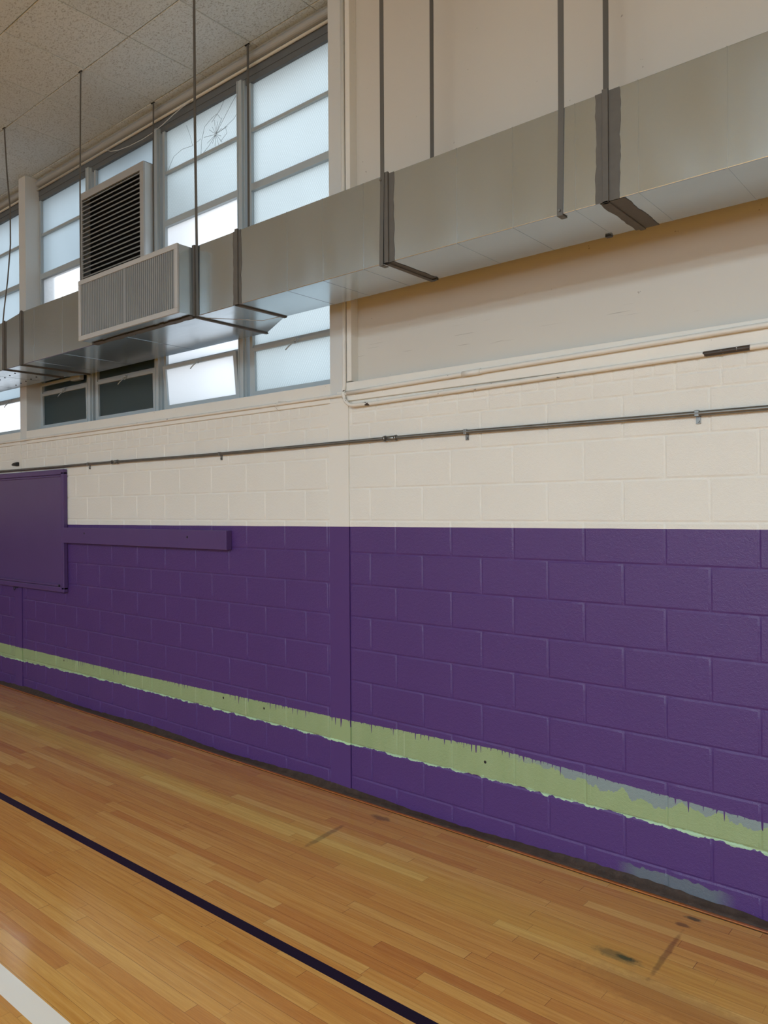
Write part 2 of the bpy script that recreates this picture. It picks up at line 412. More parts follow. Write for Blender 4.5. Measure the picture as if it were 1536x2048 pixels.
def part(mb, name, mat, root, label=None):
    o = mb.build(name, mat, root)
    par = root
    loc = Vector((0, 0, 0))
    while par is not None:
        loc += Vector(par.location) if par.type == 'EMPTY' else Vector((0, 0, 0)); par = par.parent
    if root.type == 'EMPTY':
        for v in o.data.vertices: v.co -= loc
        o.data.update()
        # shift the mesh into its own frame: keep texture space equal to the scene's
        o.data.transform(Matrix.Translation(loc)); o.location = -loc
    if label: o['label'] = label
    return o

# ------------------------------------------------------------------ floor, ceiling, back walls
X0, X1, YB, HC = -16., 7., -14., 5.203
mb = MB(); mb.box(X0, X1, YB, .3, -.12, 0.)
tag(mb.build('floor', M_floor), 'glossy honey coloured maple strip floor with a black and a white court line', 'floor', kind='structure')

mb = MB()
gx0, gy0, tx, ty = -6.751, .054, .6112, .608
rnd = random.Random(3)
for i in range(-16, 24):
    for j in range(-1, 24):
        xa, xb = gx0+i*tx, gx0+(i+1)*tx
        yb = gy0-j*ty; ya = yb-ty
        if j == -1: yb, ya = .135, gy0
        if xb > X1 or xa < X0 or ya < YB: continue
        g = .0016 if rnd.random() < .5 else .0028
        dz = rnd.uniform(0, .0025); b = .004
        a = [(xa+g, ya+g), (xb-g, ya+g), (xb-g, yb-g), (xa+g, yb-g)]
        a2 = [(xa+g+b, ya+g+b), (xb-g-b, ya+g+b), (xb-g-b, yb-g-b), (xa+g+b, yb-g-b)]
        lo = [mb.b.verts.new((x, y, HC-dz+rnd.uniform(0, .0015))) for x, y in a2]; hi = [mb.b.verts.new((x, y, HC+.003)) for x, y in a]
        up = [mb.b.verts.new((x, y, HC+.02)) for x, y in a]
        mb.b.faces.new(lo)
        for k in range(4):
            mb.b.faces.new((lo[k], hi[k], hi[(k+1) % 4], lo[(k+1) % 4]))
            mb.b.faces.new((hi[k], up[k], up[(k+1) % 4], hi[(k+1) % 4]))
o = mb.build('ceiling', M_ceil)
tag(o, 'square fissured acoustic ceiling tiles in a concealed grid', 'ceiling', kind='structure')
mb = MB(); mb.box(X0, X1, YB, .30, HC+.02, HC+.14)
tag(mb.build('ceiling', M_void), 'dark deck above the ceiling tiles', 'ceiling', kind='structure')
mb = MB(); mb.box(X0, X1, YB-.2, YB, 0, HC); tag(mb.build('wall_back', M_back), 'white wall with purple dado opposite the windows', 'wall', kind='structure')
mb = MB(); mb.box(X0-.2, X0, YB, .3, 0, HC); tag(mb.build('wall_left', M_back), 'far end wall, white above purple', 'wall', kind='structure')
mb = MB(); mb.box(X1, X1+.2, YB, .3, 0, HC); tag(mb.build('wall_right', M_back), 'near end wall, white above purple', 'wall', kind='structure')

# ------------------------------------------------------------------ block wall
PIL = (-3.485, -3.312); COL = (-8.020, -7.862)
CZ, CS, BL = .118, .2028, .4064
UR = -2.931; UL = UR-.1706; ULL = UL-.17
mb = MB()
jr = random.Random(11)
def brick(xa, xb, za, zb, g=.0045, bev=.0050, dep=.0052):
    """one block face standing proud of the joint plane y = +dep"""
    if xb-xa < .02: return
    nx = max(1, int((xb-xa)/.05)); nz = max(1, int((zb-za)/.05))
    j = lambda s=.0011: jr.uniform(-s, s)
    def loop(x_a, x_b, z_a, z_b, y, jit):
        L = []
        for i in range(nx): L.append((x_a+(x_b-x_a)*i/nx, z_a))
        for i in range(nz): L.append((x_b, z_a+(z_b-z_a)*i/nz))
        for i in range(nx): L.append((x_b-(x_b-x_a)*i/nx, z_b))
        for i in range(nz): L.append((x_a, z_b-(z_b-z_a)*i/nz))
        return [mb.b.verts.new((x+j(jit), y, z+j(jit))) for x, z in L]
    yo = jr.uniform(-.0007, .0007)
    A = loop(xa, xb, za, zb, dep, 0.)
    B = loop(xa+g, xb-g, za+g, zb-g, dep*.85, .0008)
    Cc = loop(xa+g+bev, xb-g-bev, za+g+bev, zb-g-bev, yo, .0012)
    k = len(A)
    for P, Q in ((A, B), (B, Cc)):
        for i in range(k): mb.b.faces.new((P[i], P[(i+1) % k], Q[(i+1) % k], Q[i])).smooth = True
    mb.b.faces.new(Cc)
def course(za, zb, off, length, x_from, x_to, u0):
    x = u0 + off*length
    while x > x_from: x -= length
    while x < x_to:
        brick(max(x, x_from), min(x+length, x_to), za, zb); x += length
xa_lim, xb_lim = -10.2, .2
for (sx0, sx1, u0) in ((PIL[1], xb_lim, UR), (COL[1], PIL[0], UL), (xa_lim, COL[0], ULL)):
    for k in range(-1, 11):
        za = max(0., CZ+k*CS); zb = CZ+(k+1)*CS
        course(za, zb, 0. if k % 2 else .5, BL, sx0, sx1, u0)
    course(CZ+11*CS, 2.425, .25, .2032, sx0, sx1, u0)
    course(2.425, 2.500, .5, .1016, sx0, sx1, u0)
# plain wall outside the view and the body behind the faces
for a, b in ((X0, xa_lim), (xb_lim, X1)): mb.poly([(a, 0, 0), (b, 0, 0), (b, 0, 2.5), (a, 0, 2.5)])
mb.poly([(PIL[0], 0.0052, 0), (PIL[1], 0.0052, 0), (PIL[1], 0.0052, 2.5), (PIL[0], 0.0052, 2.5)])
mb.poly([(COL[0], 0.0052, 0), (COL[1], 0.0052, 0), (COL[1], 0.0052, 2.5), (COL[0], 0.0052, 2.5)])
bmesh.ops.recalc_face_normals(mb.b, faces=mb.b.faces)
for f in mb.b.faces:
    if f.normal.y > 0: f.normal_flip()
mb.box(X0, X1, .006, .3, 0, 2.5)
wall = mb.build('wall_front', M_wall, fix=False)
tag(wall, 'painted concrete block wall, cream above and purple below with a ragged pale green stripe', 'wall', kind='structure')

# recessed smooth panel above the blocks, right of the pilaster
mb = MB(); mb.box(-3.285, X1, .055, .3, 2.56, HC)
tag(mb.build('wall_front', M_panel), 'smooth beige recessed wall panel above the block wall behind the duct', 'wall', kind='structure')
mb = MB(); mb.box(X0, -9.95, 0., .3, 2.56, HC)
tag(mb.build('wall_front', M_panel), 'plain upper wall beyond the last window', 'wall', kind='structure')

# ------------------------------------------------------------------ trims: pilaster, column, sill band, cornice
mb = MB(); mb.box(PIL[0], PIL[1], -.004, 0.0052, 0, 2.5)
mb.box(-3.468, -3.342, -.006, .30, 2.5, HC)
tag(mb.build('trim_1', M_pil), 'flat steel pilaster between the windows and the blank panel', 'pilaster', kind='structure')
mb = MB(); mb.box(-3.318, -3.278, -.010, .06, 2.625, HC, .003)
mb.box(-3.345, -3.318, .004, .06, 2.5, HC)
tag(mb.build('trim_2', M_cream), 'narrow upright trim strip beside the recessed panel', 'trim', kind='structure')
mb = MB(); mb.box(COL[0], COL[1], -.004, 0.0052, 0, 2.5)
mb.box(-7.868, -7.725, -.004, .30, 2.5, HC)
tag(mb.build('trim_3', M_pil), 'flat steel column between the two window bays', 'pilaster', kind='structure')
mb = MB()
for a, b in ((-3.342, X1),):
    mb.box(a, b, -.012, .054, 2.50, 2.618, .004)
tag(mb.build('trim_4', M_cream), 'cream ledge band running below the recessed panel', 'ledge', kind='structure')
mb = MB()
for a, b in ((-7.725, -3.468), (-9.95, -7.868)):
    mb.box(a, b, -.010, .30, 2.50, 2.628, .004)
tag(mb.build('trim_5', M_cream), 'worn cream window sill below the glazing', 'sill', kind='structure')
# cornice under the ceiling along the windows
for a, b in ((-7.725, -3.468), (-9.95, -7.868)):
    root = tag(empty('trim_6' if a > -8 else 'trim_7', (a, .13, 5.0)), 'grey rounded cornice and dark steel head above the windows' if a > -8 else 'grey cornice above the windows beyond the column', 'cornice', kind='structure')
    mb = MB(); prof = [(.135, HC), (.115, HC-.008)]
    for k in range(9):
        t = k/8*PI*.9; prof.append((.128-.030*math.sin(t), HC-.045+.030*math.cos(t)-.004))
    prof += [(.15, HC-.085), (.16, HC)]
    mb.prism(prof, a, b); part(mb, 'cornice', M_corn, root)
    mb = MB(); mb.tube([(a, .122, 5.092), (b, .122, 5.092)], .011, 10); part(mb, 'cable_conduit', M_cap, root)
    mb = MB(); mb.box(a, b, .135, .30, 5.03, HC); mb.box(a, b, .139, .30, 4.985, 5.03); part(mb, 'head_beam', M_head, root)

# ------------------------------------------------------------------ floor edge: mastic fillet and stained strip
mb = MB()
er = random.Random(5)
xs = [X0+ i*(X1-X0)/600 for i in range(601)]
rows = []
for x in xs:
    h = .030+.012*math.sin(x*3.1)+er.uniform(-.004, .004)
    rows.append([mb.b.verts.new(p) for p in ((x, -.0005, h), (x, -.008, h*.82), (x, -.022, .012+er.uniform(-.002, .002)), (x, -.046, .0035), (x, -.046, 0.))])
for A, B in zip(rows, rows[1:]):
    for k in range(4): mb.b.faces.new((A[k], B[k], B[k+1], A[k+1])).smooth = True
for f in mb.b.faces: pass
bmesh.ops.recalc_face_normals(mb.b, faces=mb.b.faces)
tag(mb.build('baseboard_front', M_mast), 'dark brown mastic fillet where the purple wall meets the floor', 'baseboard', kind='structure')
mb = MB(); mb.box(X0, X1, -.064, -.047, 0., .007, .002)
tag(mb.build('trim_8', M_orange), 'thin orange stained strip along the floor edge', 'trim', kind='structure')
mb = MB(); mb.box(X0, X1, -.069, -.0645, -.001, .0008)
tag(mb.build('trim_9', M_void), 'dark gap between the floor boards and the stained strip', 'trim', kind='structure')

# ------------------------------------------------------------------ windows
GY = .165
RZ = [(4.985, 5.01), (4.620, 4.645), (4.180, 4.232), (3.790, 3.815), (3.400, 3.425), (2.985, 3.032), (2.628, 2.69)]
def latch(root, x, z, y):
    mb = MB(); mb.box(x-.035, x+.035, y-.012, y, z-.008, z+.012, .002)
    mb.tube([(x+.01+.018*math.cos(t*PI/6), y-.014, z-.008+.018*math.sin(t*PI/6)) for t in range(13)], .004, 6)
    mb.tube([(x, y-.012, z-.015), (x-.03, y-.028, z-.045), (x-.055, y-.030, z-.066)], .004, 6)
    return part(mb, 'latch', M_frame, root)
def make_window(idx, xa, xb, glasses, label, lean=0., mull=True, jag=True):
    root = tag(empty('window_%d' % idx, (xa, .14, 2.63)), label, 'window', kind='structure')
    jw = .030
    mb = MB()
    mb.box(xa, xa+jw, .140, .205, 2.628, 4.984); mb.box(xb-jw, xb, .140, .205, 2.628, 4.984)
    for k, (a, b) in enumerate(RZ):
        if k in (0, 5, 6): continue
        mb.box(xa+jw, xb-jw, .145 if k != 2 else .135, .200, a, b)
    mb.box(xa+jw, xb-jw, .150, .200, 3.008, 3.036)
    mb.box(xa+jw, xb-jw, .150, .200, 2.628, 2.655)
    part(mb, 'window_frame', M_frame, root)
    zz = [(4.645, 4.985), (4.232, 4.620), (3.815, 4.180), (3.425, 3.790), (3.036, 3.400)]
    panes = []
    for (a, b), g in zip(zz, glasses):
        mb = MB(); mb.box(xa+jw-.004, xb-jw+.004, GY, GY+.005, a-.004, b+.004)
        panes.append(part(mb, 'window_pane', g, root))
    if mull:
        mb = MB(); mb.box(xb-.004, xb+.052, .105, .215, 2.628, 5.02, .003); mb.box(xb+.052, xb+.062, .128, .215, 2.628, 5.02)
        mb.box(xb+.010, xb+.016, .099, .106, 2.628, 5.02)
        part(mb, 'mullion', M_frame, root)
    # bottom hopper sash
    mb = MB(); sa, sb = xa+jw+.002, xb-jw-.002
    def sy(z): return .150 - lean*(z-2.66)
    def bar(x0, x1, z0, z1):
        mb.hexa([(x, sy(z)+d, z) for x in (x0, x1) for d in (-.016, .018) for z in (z0, z1)])
    bar(sa, sb, 2.985, 3.012); bar(sa, sb, 2.657, 2.690)
    bar(sa, sa+.034, 2.690, 2.985); bar(sb-.034, sb, 2.690, 2.985)
    s = part(mb, 'sash', M_frame, root)
    mb = MB(); mb.hexa([(x, sy(z)+d, z) for x in (sa+.03, sb-.03) for d in (0., .004) for z in (2.686, 2.989)])
    pn = mb.build('window_pane', glasses[5], s)
    mb = MB(); x = (sa+sb)/2+.02; z = 3.000; y = sy(3.0)-.016
    mb.box(x-.035, x+.035, y-.012, y, z-.006, z+.014, .002)
    mb.tube([(x+.012+.018*math.cos(t*PI/6), y-.014, z-.006+.018*math.sin(t*PI/6)) for t in range(13)], .004, 6)
    mb.tube([(x, y-.012, z-.010), (x-.035, y-.030, z-.040), (x-.065, y-.034, z-.062)], .0045, 6)
    mb.build('latch', M_frame, s)
    return root, panes
W, F, H_, K = G_wired, G_frost, G_hammer, G_white
make_window(1, -4.440, -3.468, [W, W, W, W, W, W], 'wired obscure glass window beside the steel pilaster', .02, False)
r3, p3 = make_window(2, -5.545, -4.530, [W, W, K, W, K, K], 'window with a star-cracked top pane and a hopper leaning inward', .085)
make_window(3, -6.650, -5.630, [F, F, F, F, F, F], 'window behind the louvred return box, its bottom pane dark teal', .02)
r4, _ = make_window(4, -7.725, -6.740, [F, F, H_, F, F, F], 'window beside the steel column with a bright hammered third pane', .02, True)
make_window(5, -8.900, -7.868, [F, F, F, F, F, H_], 'frosted window left of the steel column', .06, False)
make_window(6, -9.950, -8.990, [F, F, F, F, F, H_], 'farthest frosted window at the left edge of the photo', .06, True)
mb = MB(); mb.box(-7.62, -7.00, .085, .115, 3.075, 3.10, .003); mb.box(-7.00, -6.83, .08, .125, 3.060, 3.115, .004)
part(mb, 'operator_bar', M_frame, r4, 'grey opening bar')
# cracks in the top pane of window 2
mb = MB(); cr_ = random.Random(2); cx, cz = -4.858, 4.755
def crack(pts, r=.0016):
    mb.tube([(x, GY-.002, z) for x, z in pts], r, 4)
for k in range(15):
    a = k/15*2*PI+cr_.uniform(-.12, .12); L = cr_.uniform(.07, .15)
    crack([(cx+math.cos(a)*.008, cz+math.sin(a)*.008), (cx+math.cos(a)*L, max(4.65, min(4.98, cz+math.sin(a)*L)))])
crack([(cx, cz), (-4.74, 4.86), (-4.66, 4.93), (-4.59, 4.98)]); crack([(cx-.05, cz+.11), (-4.80, 4.93), (-4.75, 4.985)])
crack([(-5.05, 4.655), (-5.04, 4.76), (-5.0, 4.86), (-4.90, 4.90), (-4.84, 4.91), (-4.80, 4.86)])
crack([(-5.50, 4.66), (-5.42, 4.75), (-5.30, 4.775), (-5.16, 4.76), (-5.05, 4.78)])
crack([(-5.16, 4.76), (-5.19, 4.85), (-5.24, 4.95)]); crack([(cx, cz), (-4.75, 4.77), (-4.64, 4.80), (-4.58, 4.84)])
crack([(cx, cz), (-4.95, 4.69), (-5.03, 4.652)]); crack([(-4.80, 4.68), (-4.72, 4.72), (-4.74, 4.78)])
mb.build('crack', M_crack, p3[0])['label'] = 'star shaped crack'

# outdoor unit standing behind the glass
root = tag(empty('outdoor_air_unit', (-6.7, .3, 2.2)), 'dark air handling unit outside, seen as shadow behind the two lower panes', 'air unit')
mb = MB(); mb.box(-7.69, -5.60, .34, 1.35, 2.05, 3.50, .02); part(mb, 'casing', M_unit, root)
mb = MB(); mb.box(-7.69, -5.60, .212, .34, 2.64, 3.45); part(mb, 'filler_panel', M_unit, root)
mb = MB(); mb.box(-6.60, -5.66, .22, .75, 3.50, 4.70, .01); part(mb, 'duct_elbow', M_unit, root)

# ------------------------------------------------------------------ main duct
DF, DB, DZ0, DZ1 = -.560, -.168, 3.073, 3.528
duct = tag(empty('air_duct', (-3.0, -.36, DZ0)), 'long rectangular galvanised air duct hung along the wall below the ceiling', 'air duct')
def section(xa, xb, fa=DF, fb=DF, ba=DB, bb=DB, za=DZ0, zb=DZ0, ta=DZ1, tb=DZ1):
    mb = MB(); mb.hexa([(xa, fa, za), (xa, fa, ta), (xa, ba, za), (xa, ba, ta), (xb, fb, zb), (xb, fb, tb), (xb, bb, zb), (xb, bb, tb)])
    es = [e for e in mb.b.edges if abs((e.verts[0].co-e.verts[1].co).normalized().x) > .5]
    bmesh.ops.bevel(mb.b, geom=es, offset=.004, segments=2, affect='EDGES', profile=.5)
    o = part(mb, 'duct_section', M_galv, duct)
    return o
def seam_mb(x, bottom=True, top=DZ1, back=DB, w=.0018, h=.0009):
    mb = MB(); mb.box(x-w, x+w, DF-h, DF+.001, DZ0, top)
    if bottom: mb.box(x-w, x+w, DF, back, DZ0-h, DZ0+.001)
    return mb
secs = {}
secs['c'] = section(-6.60, -4.145, ba=.055, bb=.055)
secs['t'] = section(-4.145, -3.715, ba=.055, bb=DB)
secs[1] = section(-3.715, -2.525)
secs[2] = section(-2.525, -1.335)
secs[3] = section(-1.335, .10)
section(.10, 1.60); section(1.60, 3.0)
section(-6.93, -6.60, ba=-.03, bb=.055, ta=3.495, tb=DZ1)
secs['l'] = section(-8.4, -6.93, ba=-.03, bb=-.03, ta=3.495, tb=3.495)
section(-10.0, -8.4, ba=-.03, bb=-.03, ta=3.495, tb=3.495)
for x, s in ((-3.27, 1), (-2.98, 1), (-2.68, 1), (-2.085, 2), (-1.779, 2), (-1.475, 2), (-.86, 3), (-1.20, 3)):
    seam_mb(x).build('seam', M_galv, secs[s]).location = (0, 0, 0)
for x in (-6.38, -5.9): seam_mb(x, back=.05).build('seam', M_galv, secs['c'])
for x in (-5.0,): 
    mb = MB(); mb.box(x-.003, x+.003, DF, .05, DZ0-.0015, DZ0+.001); mb.build('seam', M_galv, secs['c'])
for x in (-7.3, -7.9): seam_mb(x, top=3.495, back=-.03).build('seam', M_galv, secs['l'])
for i, (px, py) in enumerate([(-7.05, -.42), (-7.2, -.40), (-7.35, -.38), (-7.1, -.2), (-7.25, -.18), (-7.4, -.16), (-7.55, -.14), (-7.5, -.36), (-7.7, -.12)]):
    MB().tube([(px, py, DZ0-.001), (px, py, DZ0-.004)], .008, 8).build('screw_head', M_black, secs['l'])
# cleats with brushed sealant around each joint
sr = random.Random(21)
def seal(x, wl, wr, back, wbl=None, wbr=None, top=DZ1, front=DF, cleat=True):
    wbl = wbl if wbl is not None else wl; wbr = wbr if wbr is not None else wr
    mb = MB(); e = .0022; K = 26
    def strip(P, W0, W1, nrm):   # P(t) centre, offsets along x
        prev = None; jl = jrr = 0.
        for i in range(K+1):
            t = i/K
            jl = jl*.8 + sr.uniform(-.0028, .0028); jrr = jrr*.8 + sr.uniform(-.0028, .0028)
            c = P(t)
            a = Vector((x-W0+jl, c[0], c[1])); b = Vector((x+W1+jrr, c[0], c[1]))
            n_ = Vector(nrm)*e
            cur = [mb.b.verts.new(a), mb.b.verts.new(a+n_), mb.b.verts.new(b+n_), mb.b.verts.new(b)]
            if prev:
                for k in range(3): mb.b.faces.new((prev[k], prev[k+1], cur[k+1], cur[k]))
            prev = cur
    strip(lambda t: (front, top+(DZ0-top)*t), wl, wr, (0, -1, 0))
    strip(lambda t: (front+(back-front)*t, DZ0), wbl, wbr, (0, 0, -1))
    if cleat:
        mb.box(x-.013, x+.013, front-.012, front+.002, DZ0-.008, top+.008, .002)
        mb.box(x-.013, x+.013, front-.012, back+.004, DZ0-.008, DZ0+.001, .002)
    part(mb, 'joint_sealant', M_seal, duct, 'dark brushed sealant')
seal(-2.515, .018, .046, DB, .012, .042)
seal(-1.335, .045, .060, DB, .030, .075)
seal(-3.715, .040, .035, DB, .02, .02)
seal(-4.150, .018, .016, .055, .012, .014)
seal(-6.600, .045, .030, .055, .02, .02)
seal(-6.93, .05, .03, -.03, .02, .02, 3.495)
# diagonal crease of the transition piece
mb = MB(); mb.tube([(-4.13, -.50, DZ0-.0005), (-3.90, -.20, DZ0-.0005), (-3.74, -.19, DZ0-.0005)], .002, 5); mb.build('crease', M_galv, secs['t'])

# ------------------------------------------------------------------ supply box with upright fins
sx0, sx1, sy0, sz0, sz1 = -5.395, -4.150, -.690, 3.075, 3.520
sup = tag(empty('supply_air_box', (-4.77, -.56, sz0)), 'galvanised supply box with an upright-finned grille on the front of the duct', 'air grille')
mb = MB(); mb.box(sx0, sx1, sy0+.012, DF-.003, sz0+.004, sz1-.004); part(mb, 'box_body', M_galv, sup)
mb = MB(); bw = .034
for a, b, c, d in ((sx0, sx1, sz1-bw, sz1), (sx0, sx1, sz0, sz0+bw), (sx0, sx0+bw, sz0+bw, sz1-bw), (sx1-bw, sx1, sz0+bw, sz1-bw)):
    mb.box(a, b, sy0-.004, sy0+.012, c, d, .002)
part(mb, 'grille_frame', M_grill, sup, 'pale grey frame')
mb = MB(); mb.box(sx0+bw, sx1-bw, sy0+.0095, sy0+.012, sz0+bw, sz1-bw); part(mb, 'backing', M_void, sup)
mb = MB(); nf = 50; iw = sx1-sx0-2*bw
for k in range(nf):
    x = sx0+bw+(k+.5)*iw/nf; mb.hexa([(x+dx+(.003 if y > 0 else 0), sy0+.0005+y, z) for dx in (-.0050, .0030) for y in (0., .0085) for z in (sz0+bw, sz1-bw)])
mb.box((sx0+sx1)/2-.012, (sx0+sx1)/2+.012, sy0-.0005, sy0+.008, sz0+bw, sz1-bw)
part(mb, 'upright_fins', M_blade, sup)
mb = MB(); e = random.Random(8)
xk = [sx0+ i*(sx1-sx0)/24 for i in range(25)]
for a, b in zip(xk, xk[1:]):
    mb.box(a, b, -.585+e.uniform(-.006, .004), DF+.015+e.uniform(-.004, .008), DZ0-.004, DZ0+.002)
part(mb, 'joint_sealant', M_seal, sup, 'dark sealant under the box')

# ------------------------------------------------------------------ return box with horizontal louvres
rx0, rx1, ry0, rz0, rz1 = -6.690, -5.640, .020, 3.52, 4.735
ret = tag(empty('return_air_box', (-6.17, .1, rz0)), 'tall return air box with horizontal dark louvres set through the window', 'air grille')
mb = MB(); mb.box(rx1-.004, rx1, ry0+.012, .215, rz0, rz1); mb.box(rx0, rx0+.004, ry0+.012, .215, rz0, rz1)
mb.box(rx0, rx1, ry0+.012, .215, rz1-.004, rz1); mb.box(rx0, rx1, ry0+.012, .215, rz0, rz0+.004)
part(mb, 'box_body', M_side, ret)
mb = MB(); bw = .055
for a, b, c, d in ((rx0, rx1, rz1-bw-.01, rz1), (rx0, rx1, rz0, rz0+bw), (rx0, rx0+.04, rz0+bw, rz1-bw-.01), (rx1-bw, rx1, rz0+bw, rz1-bw-.01)):
    mb.box(a, b, ry0-.004, ry0+.014, c, d, .002)
part(mb, 'grille_frame', M_grill, ret, 'pale grey frame')
mb = MB(); mb.box(rx0+.005, rx1-.005, ry0+.10, ry0+.104, rz0+.005, rz1-.005); part(mb, 'backing', M_void, ret)
mb = MB(); nb = 27; zz0, zz1 = rz0+bw, rz1-bw-.01
for k in range(nb):
    z = zz0+(k+.5)*(zz1-zz0)/nb
    mb.hexa([(x, y, zz+(.0 if y < ry0+.02 else .030)) for x in (rx0+.04, rx1-bw) for y in (ry0+.002, ry0+.050) for zz in (z-.004, z+.001)])
    mb.box(rx0+.04, rx1-bw, ry0, ry0+.004, z-.007, z+.004)
part(mb, 'louvre_blades', M_blade, ret)

# ------------------------------------------------------------------ hanger straps
def hanger(pts, label, w=.022, wrap=False, bolt=None):
    root = tag(empty('duct_hanger', pts[0]), label, 'hanger strap', 'steel straps hanging the duct from the ceiling')
    mb = MB(); mb.ribbon(pts, w, .003)
    part(mb, 'strap', M_strap, root)
    x, y, z = pts[0]
    if abs(z-HC) < .02:
        mb = MB(); mb.box(x-.03, x+.016, y-.006, y+.006, HC-.003, HC+.001); part(mb, 'ceiling_slot', M_void, root)
    if wrap:
        x, y, z = pts[-1]; mb = MB(); mb.box(x-w/2, x+w/2, y-.0015, y+.045, z-.003, z); part(mb, 'foot', M_strap, root)
    if bolt:
        mb = MB(); x, z = bolt; yy = pts[-1][1]; mb.tube([(x, yy-.001, z), (x, yy-.008, z)], .006, 8); part(mb, 'screw', M_zinc, root)
FY = DF-.0025
hanger([(-6.905, FY, HC), (-6.86, FY, 4.80), (-6.80, FY, 4.45), (-6.80, FY, 4.15), (-6.86, FY, 3.85), (-6.93, FY, 3.62), (-6.965, FY-.002, 3.45), (-6.945, FY-.004, DZ0)],
       'leftmost hanger strap, bowed, in front of the window beyond the column', .022)
hanger([(-5.578, FY, HC), (-5.600, FY, 4.3), (-5.600, FY, 3.53)], 'hanger strap crossing the left edge of the louvred return box', .018)
hanger([(-5.551, .060, HC), (-5.545, .050, 4.6), (-5.525, .035, 4.1), (-5.490, .02, 3.53)], 'hanger strap passing the bright right side of the return box', .018)
hanger([(-4.115, FY-.012, HC), (-4.115, FY-.012, 4.3), (-4.115, FY-.004, 3.45), (-4.115, FY, DZ0)], 'front hanger strap at the right end of the supply box', .024)
hanger([(-4.340, .057, HC), (-4.335, .052, 4.3), (-4.330, .045, DZ1)], 'rear hanger strap in front of the mullion beside the wired window', .022)
hanger([(-2.532, FY-.012, HC), (-2.534, FY-.012, DZ1), (-2.545, FY-.012, DZ0-.008)], 'front hanger strap beside the middle sealed joint', .025, True, (-2.545, 3.50))
hanger([(-2.505, DB-.01, HC), (-2.512, DB-.008, DZ1)], 'rear hanger strap second from the pilaster, ending behind the duct', .025)
hanger([(-1.533, FY, HC), (-1.536, FY, DZ1), (-1.545, FY, DZ0-.002)], 'front hanger strap left of the broadest sealed joint, wrapping under the duct', .027, True, (-1.545, 3.09))
hanger([(-1.500, DB-.01, HC), (-1.505, DB-.008, DZ1)], 'rear hanger strap above the broadest sealed joint', .027)
for x, y in ((-2.49, -.19), (-1.49, -.19)):
    mb = MB(); mb.box(x-.014, x+.014, y-.004, y+.018, DZ0-.008, DZ0-.0005)
    part(mb, 'strap_clip', M_black, duct)

# ------------------------------------------------------------------ conduits
def xs_path(x0, x1, y, zf, step=.25):
    P = []; x = x0
    while x < x1: P.append((x, y, zf(x))); x += step
    P.append((x1, y, zf(x1))); return P
# bare metal pipe across the cream wall
pr = tag(empty('metal_conduit', (-8.6, -.018, 2.236)), 'bare dark metal conduit running across the cream block wall', 'pipe')
zf = lambda x: 2.236+.004*math.sin(x*1.7)+(.012*max(0, (-6.9-x))/1.5)
mb = MB(); mb.tube(xs_path(-9.6, 2.5, -.020, zf), .0118, 14); part(mb, 'pipe', M_zinc, pr)
for x in (-2.952, -6.05):
    mb = MB(); mb.tube([(x-.045, -.020, zf(x)), (x+.045, -.020, zf(x))], .0150, 14)
    mb.tube([(x-.05, -.020, zf(x)), (x-.035, -.020, zf(x))], .018, 8); mb.tube([(x+.035, -.020, zf(x)), (x+.05, -.020, zf(x))], .018, 8)
    part(mb, 'coupling', M_zinc, pr, 'bright pipe coupling')
for x in (-2.407, -4.60, -6.50, -1.15):
    mb = MB(); mb.box(x-.010, x+.010, -.031, -.001, zf(x)-.014, zf(x)+.0145, .002); mb.box(x-.010, x+.010, -.006, -.001, zf(x)-.045, zf(x)-.010)
    mb.tube([(x, -.006, zf(x)-.034), (x, -.012, zf(x)-.034)], .006, 8)
    part(mb, 'pipe_clip', M_zinc, pr)
# painted conduit along the sill band, full length
c1 = tag(empty('painted_conduit', (-9, -.02, 2.54)), 'cream painted conduit running along the ledge just under the windows and panel', 'pipe')
zc = lambda x: 2.540 if x < -3.3 else 2.548+.015*(x+3.3)
mb = MB(); mb.tube(xs_path(-9.6, -3.30, -.020, zc), .010, 10); mb.tube(xs_path(-3.30, 2.5, -.026, zc), .0135, 12)
part(mb, 'pipe', M_pcond, c1)
mb = MB(); mb.tube([(-2.42, -.026, zc(-2.42)), (-2.30, -.026, zc(-2.30))], .0165, 12); part(mb, 'coupling', M_cream, c1)
mb = MB()
mb.box(-3.40, -3.24, -.014, -.006, 2.525, 2.565, .002); part(mb, 'pipe_clip', M_cream, c1)
# second painted conduit: comes down beside the pilaster and bends to the right
c2 = tag(empty('painted_conduit', (-3.33, -.02, 2.46)), 'cream painted conduit dropping beside the pilaster and bending right below the ledge', 'pipe')
P = [(-3.330, -.018, HC), (-3.330, -.018, 2.60), (-3.330, -.030, 2.55)]
for k in range(1, 9):
    t = k/8*PI/2; P.append((-3.330+.09*(1-math.cos(t)), -.030, 2.555-.09*math.sin(t)))
zd = lambda x: 2.463+.016*(x+3.2)
P += [p for p in xs_path(-3.1, 2.5, -.018, zd)]
mb = MB(); mb.tube(P, .0125, 12); part(mb, 'pipe', M_pcond, c2)

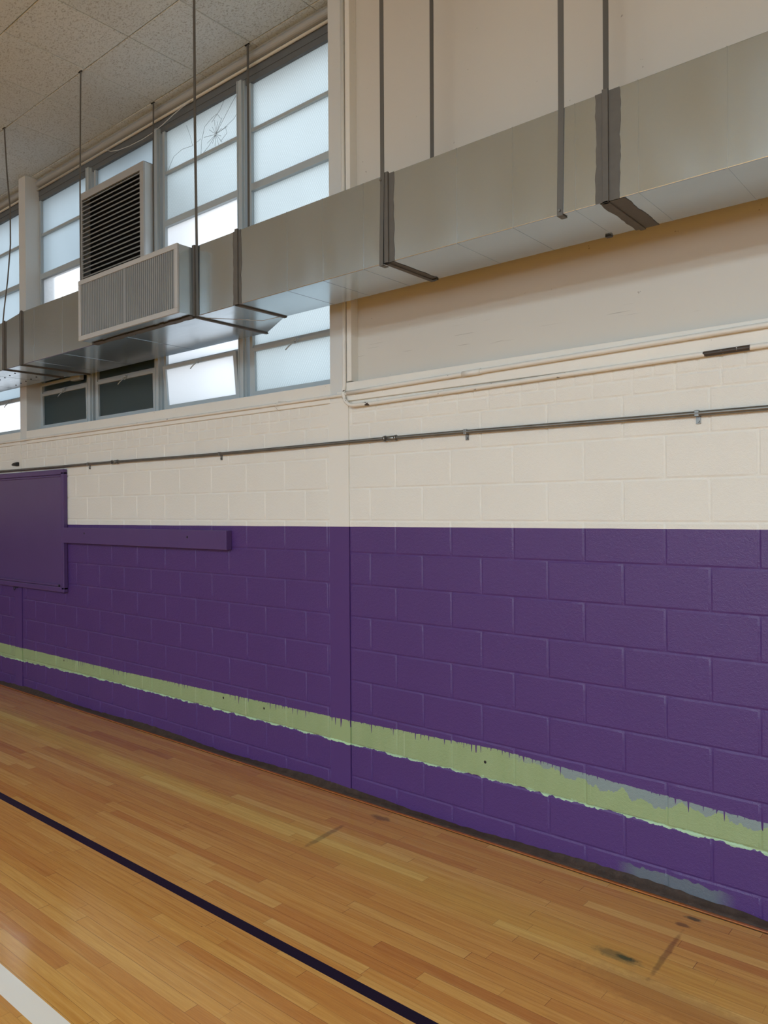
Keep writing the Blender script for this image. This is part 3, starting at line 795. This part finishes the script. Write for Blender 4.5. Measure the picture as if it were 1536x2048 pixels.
# ------------------------------------------------------------------ purple board and plank
bd = tag(empty('wall_board', (-7.9, -.03, 1.05)), 'large purple painted board in a raised frame at the left edge', 'board')
bx0, bx1, bz0, bz1 = -8.95, -6.915, 1.053, 2.212
mb = MB(); mb.box(bx0+.03, bx1-.03, -.030, -.001, bz0+.03, bz1-.03); part(mb, 'panel', M_purp, bd)
mb = MB(); fw = .05
def moulding(x0, x1, z0, z1):
    mb.box(x0, x1, -.044, -.001, z0, z1, .006)
moulding(bx0, bx1, bz1-fw, bz1); moulding(bx0, bx1, bz0, bz0+fw); moulding(bx1-.045, bx1, bz0+fw*.5, bz1-fw*.5); moulding(bx0, bx0+.045, bz0+fw*.5, bz1-fw*.5)
part(mb, 'board_frame', M_purp2, bd)
mb = MB(); mb.box(bx0+.05, bx1-.05, -.046, -.030, bz0+fw+.004, bz0+fw+.022, .004); mb.box(bx0+.05, bx1-.05, -.040, -.030, bz1-fw-.02, bz1-fw-.004, .003)
mb.box(bx1-.065, bx1-.05, -.040, -.030, bz0+fw, bz1-fw, .003)
part(mb, 'inner_moulding', M_purp2, bd)
mb = MB(); mb.tube([(bx1-.075, -.047, bz0+fw+.012), (bx1-.075, -.056, bz0+fw+.012)], .011, 10); part(mb, 'knob', M_black, bd)
pk = tag(empty('wall_plank', (-5.7, -.03, 1.52)), 'purple painted wooden plank fixed level to the wall beside the board', 'plank')
mb = MB(); mb.box(-6.910, -4.490, -.052, -.001, 1.522, 1.664, .003); part(mb, 'plank', M_purp2, pk)
mb = MB()
for x, z in ((-6.52, 1.615), (-4.965, 1.608)): mb.tube([(x, -.0525, z), (x, -.054, z)], .009, 10)
part(mb, 'bolt_holes', M_black, pk)

# ------------------------------------------------------------------ small things
o = MB().tube([(-8.04, -.012, 2.300), (-8.00, -.014, 2.304), (-7.93, -.016, 2.303), (-7.90, -.016, 2.302)], .02, 12, True, [.008, .016, .021, .021]).build('wall_nozzle', M_black)
tag(o, 'small black cone fixed to the cream wall above the purple board', 'wall fitting')
mb = MB(); mb.tube([(-7.99, -.030+.018*math.cos(t*PI/8), 1.030+.018*math.sin(t*PI/8)) for t in range(17)], .0035, 6)
for v in mb.b.verts: v.co.x, v.co.y = -7.99+(v.co.y+.030), -.022+(v.co.x+7.99)
mb.tube([(-7.975, -.022, 1.035), (-7.955, -.010, 1.040), (-7.945, -.0045, 1.04)], .004, 6)
tag(mb.build('eye_hook', M_black), 'small black ring hook just below the purple board', 'hook')
W_ = [(-6.36, .095, 5.075), (-6.27, .09, 5.03), (-6.13, .085, 4.997), (-5.95, .08, 4.975), (-5.75, .08, 4.968), (-5.60, .08, 4.975), (-5.45, .085, 5.0), (-5.31, .09, 5.035), (-5.20, .10, 5.062), (-5.10, .108, 5.082)]
tag(MB().tube(W_, .003, 6).build('loose_wire', M_wire), 'thin white wire sagging below the window head', 'wire')
mb = MB(); mb.tube([(-3.94, -.028, 2.555), (-3.97, -.034, 2.52), (-3.95, -.03, 2.50)], .0025, 5); mb.tube([(-3.94, -.028, 2.555), (-3.86, -.03, 2.548)], .0025, 5)
tag(mb.build('wire_stub', M_cream), 'short painted wire end sticking out of the sill conduit', 'wire')
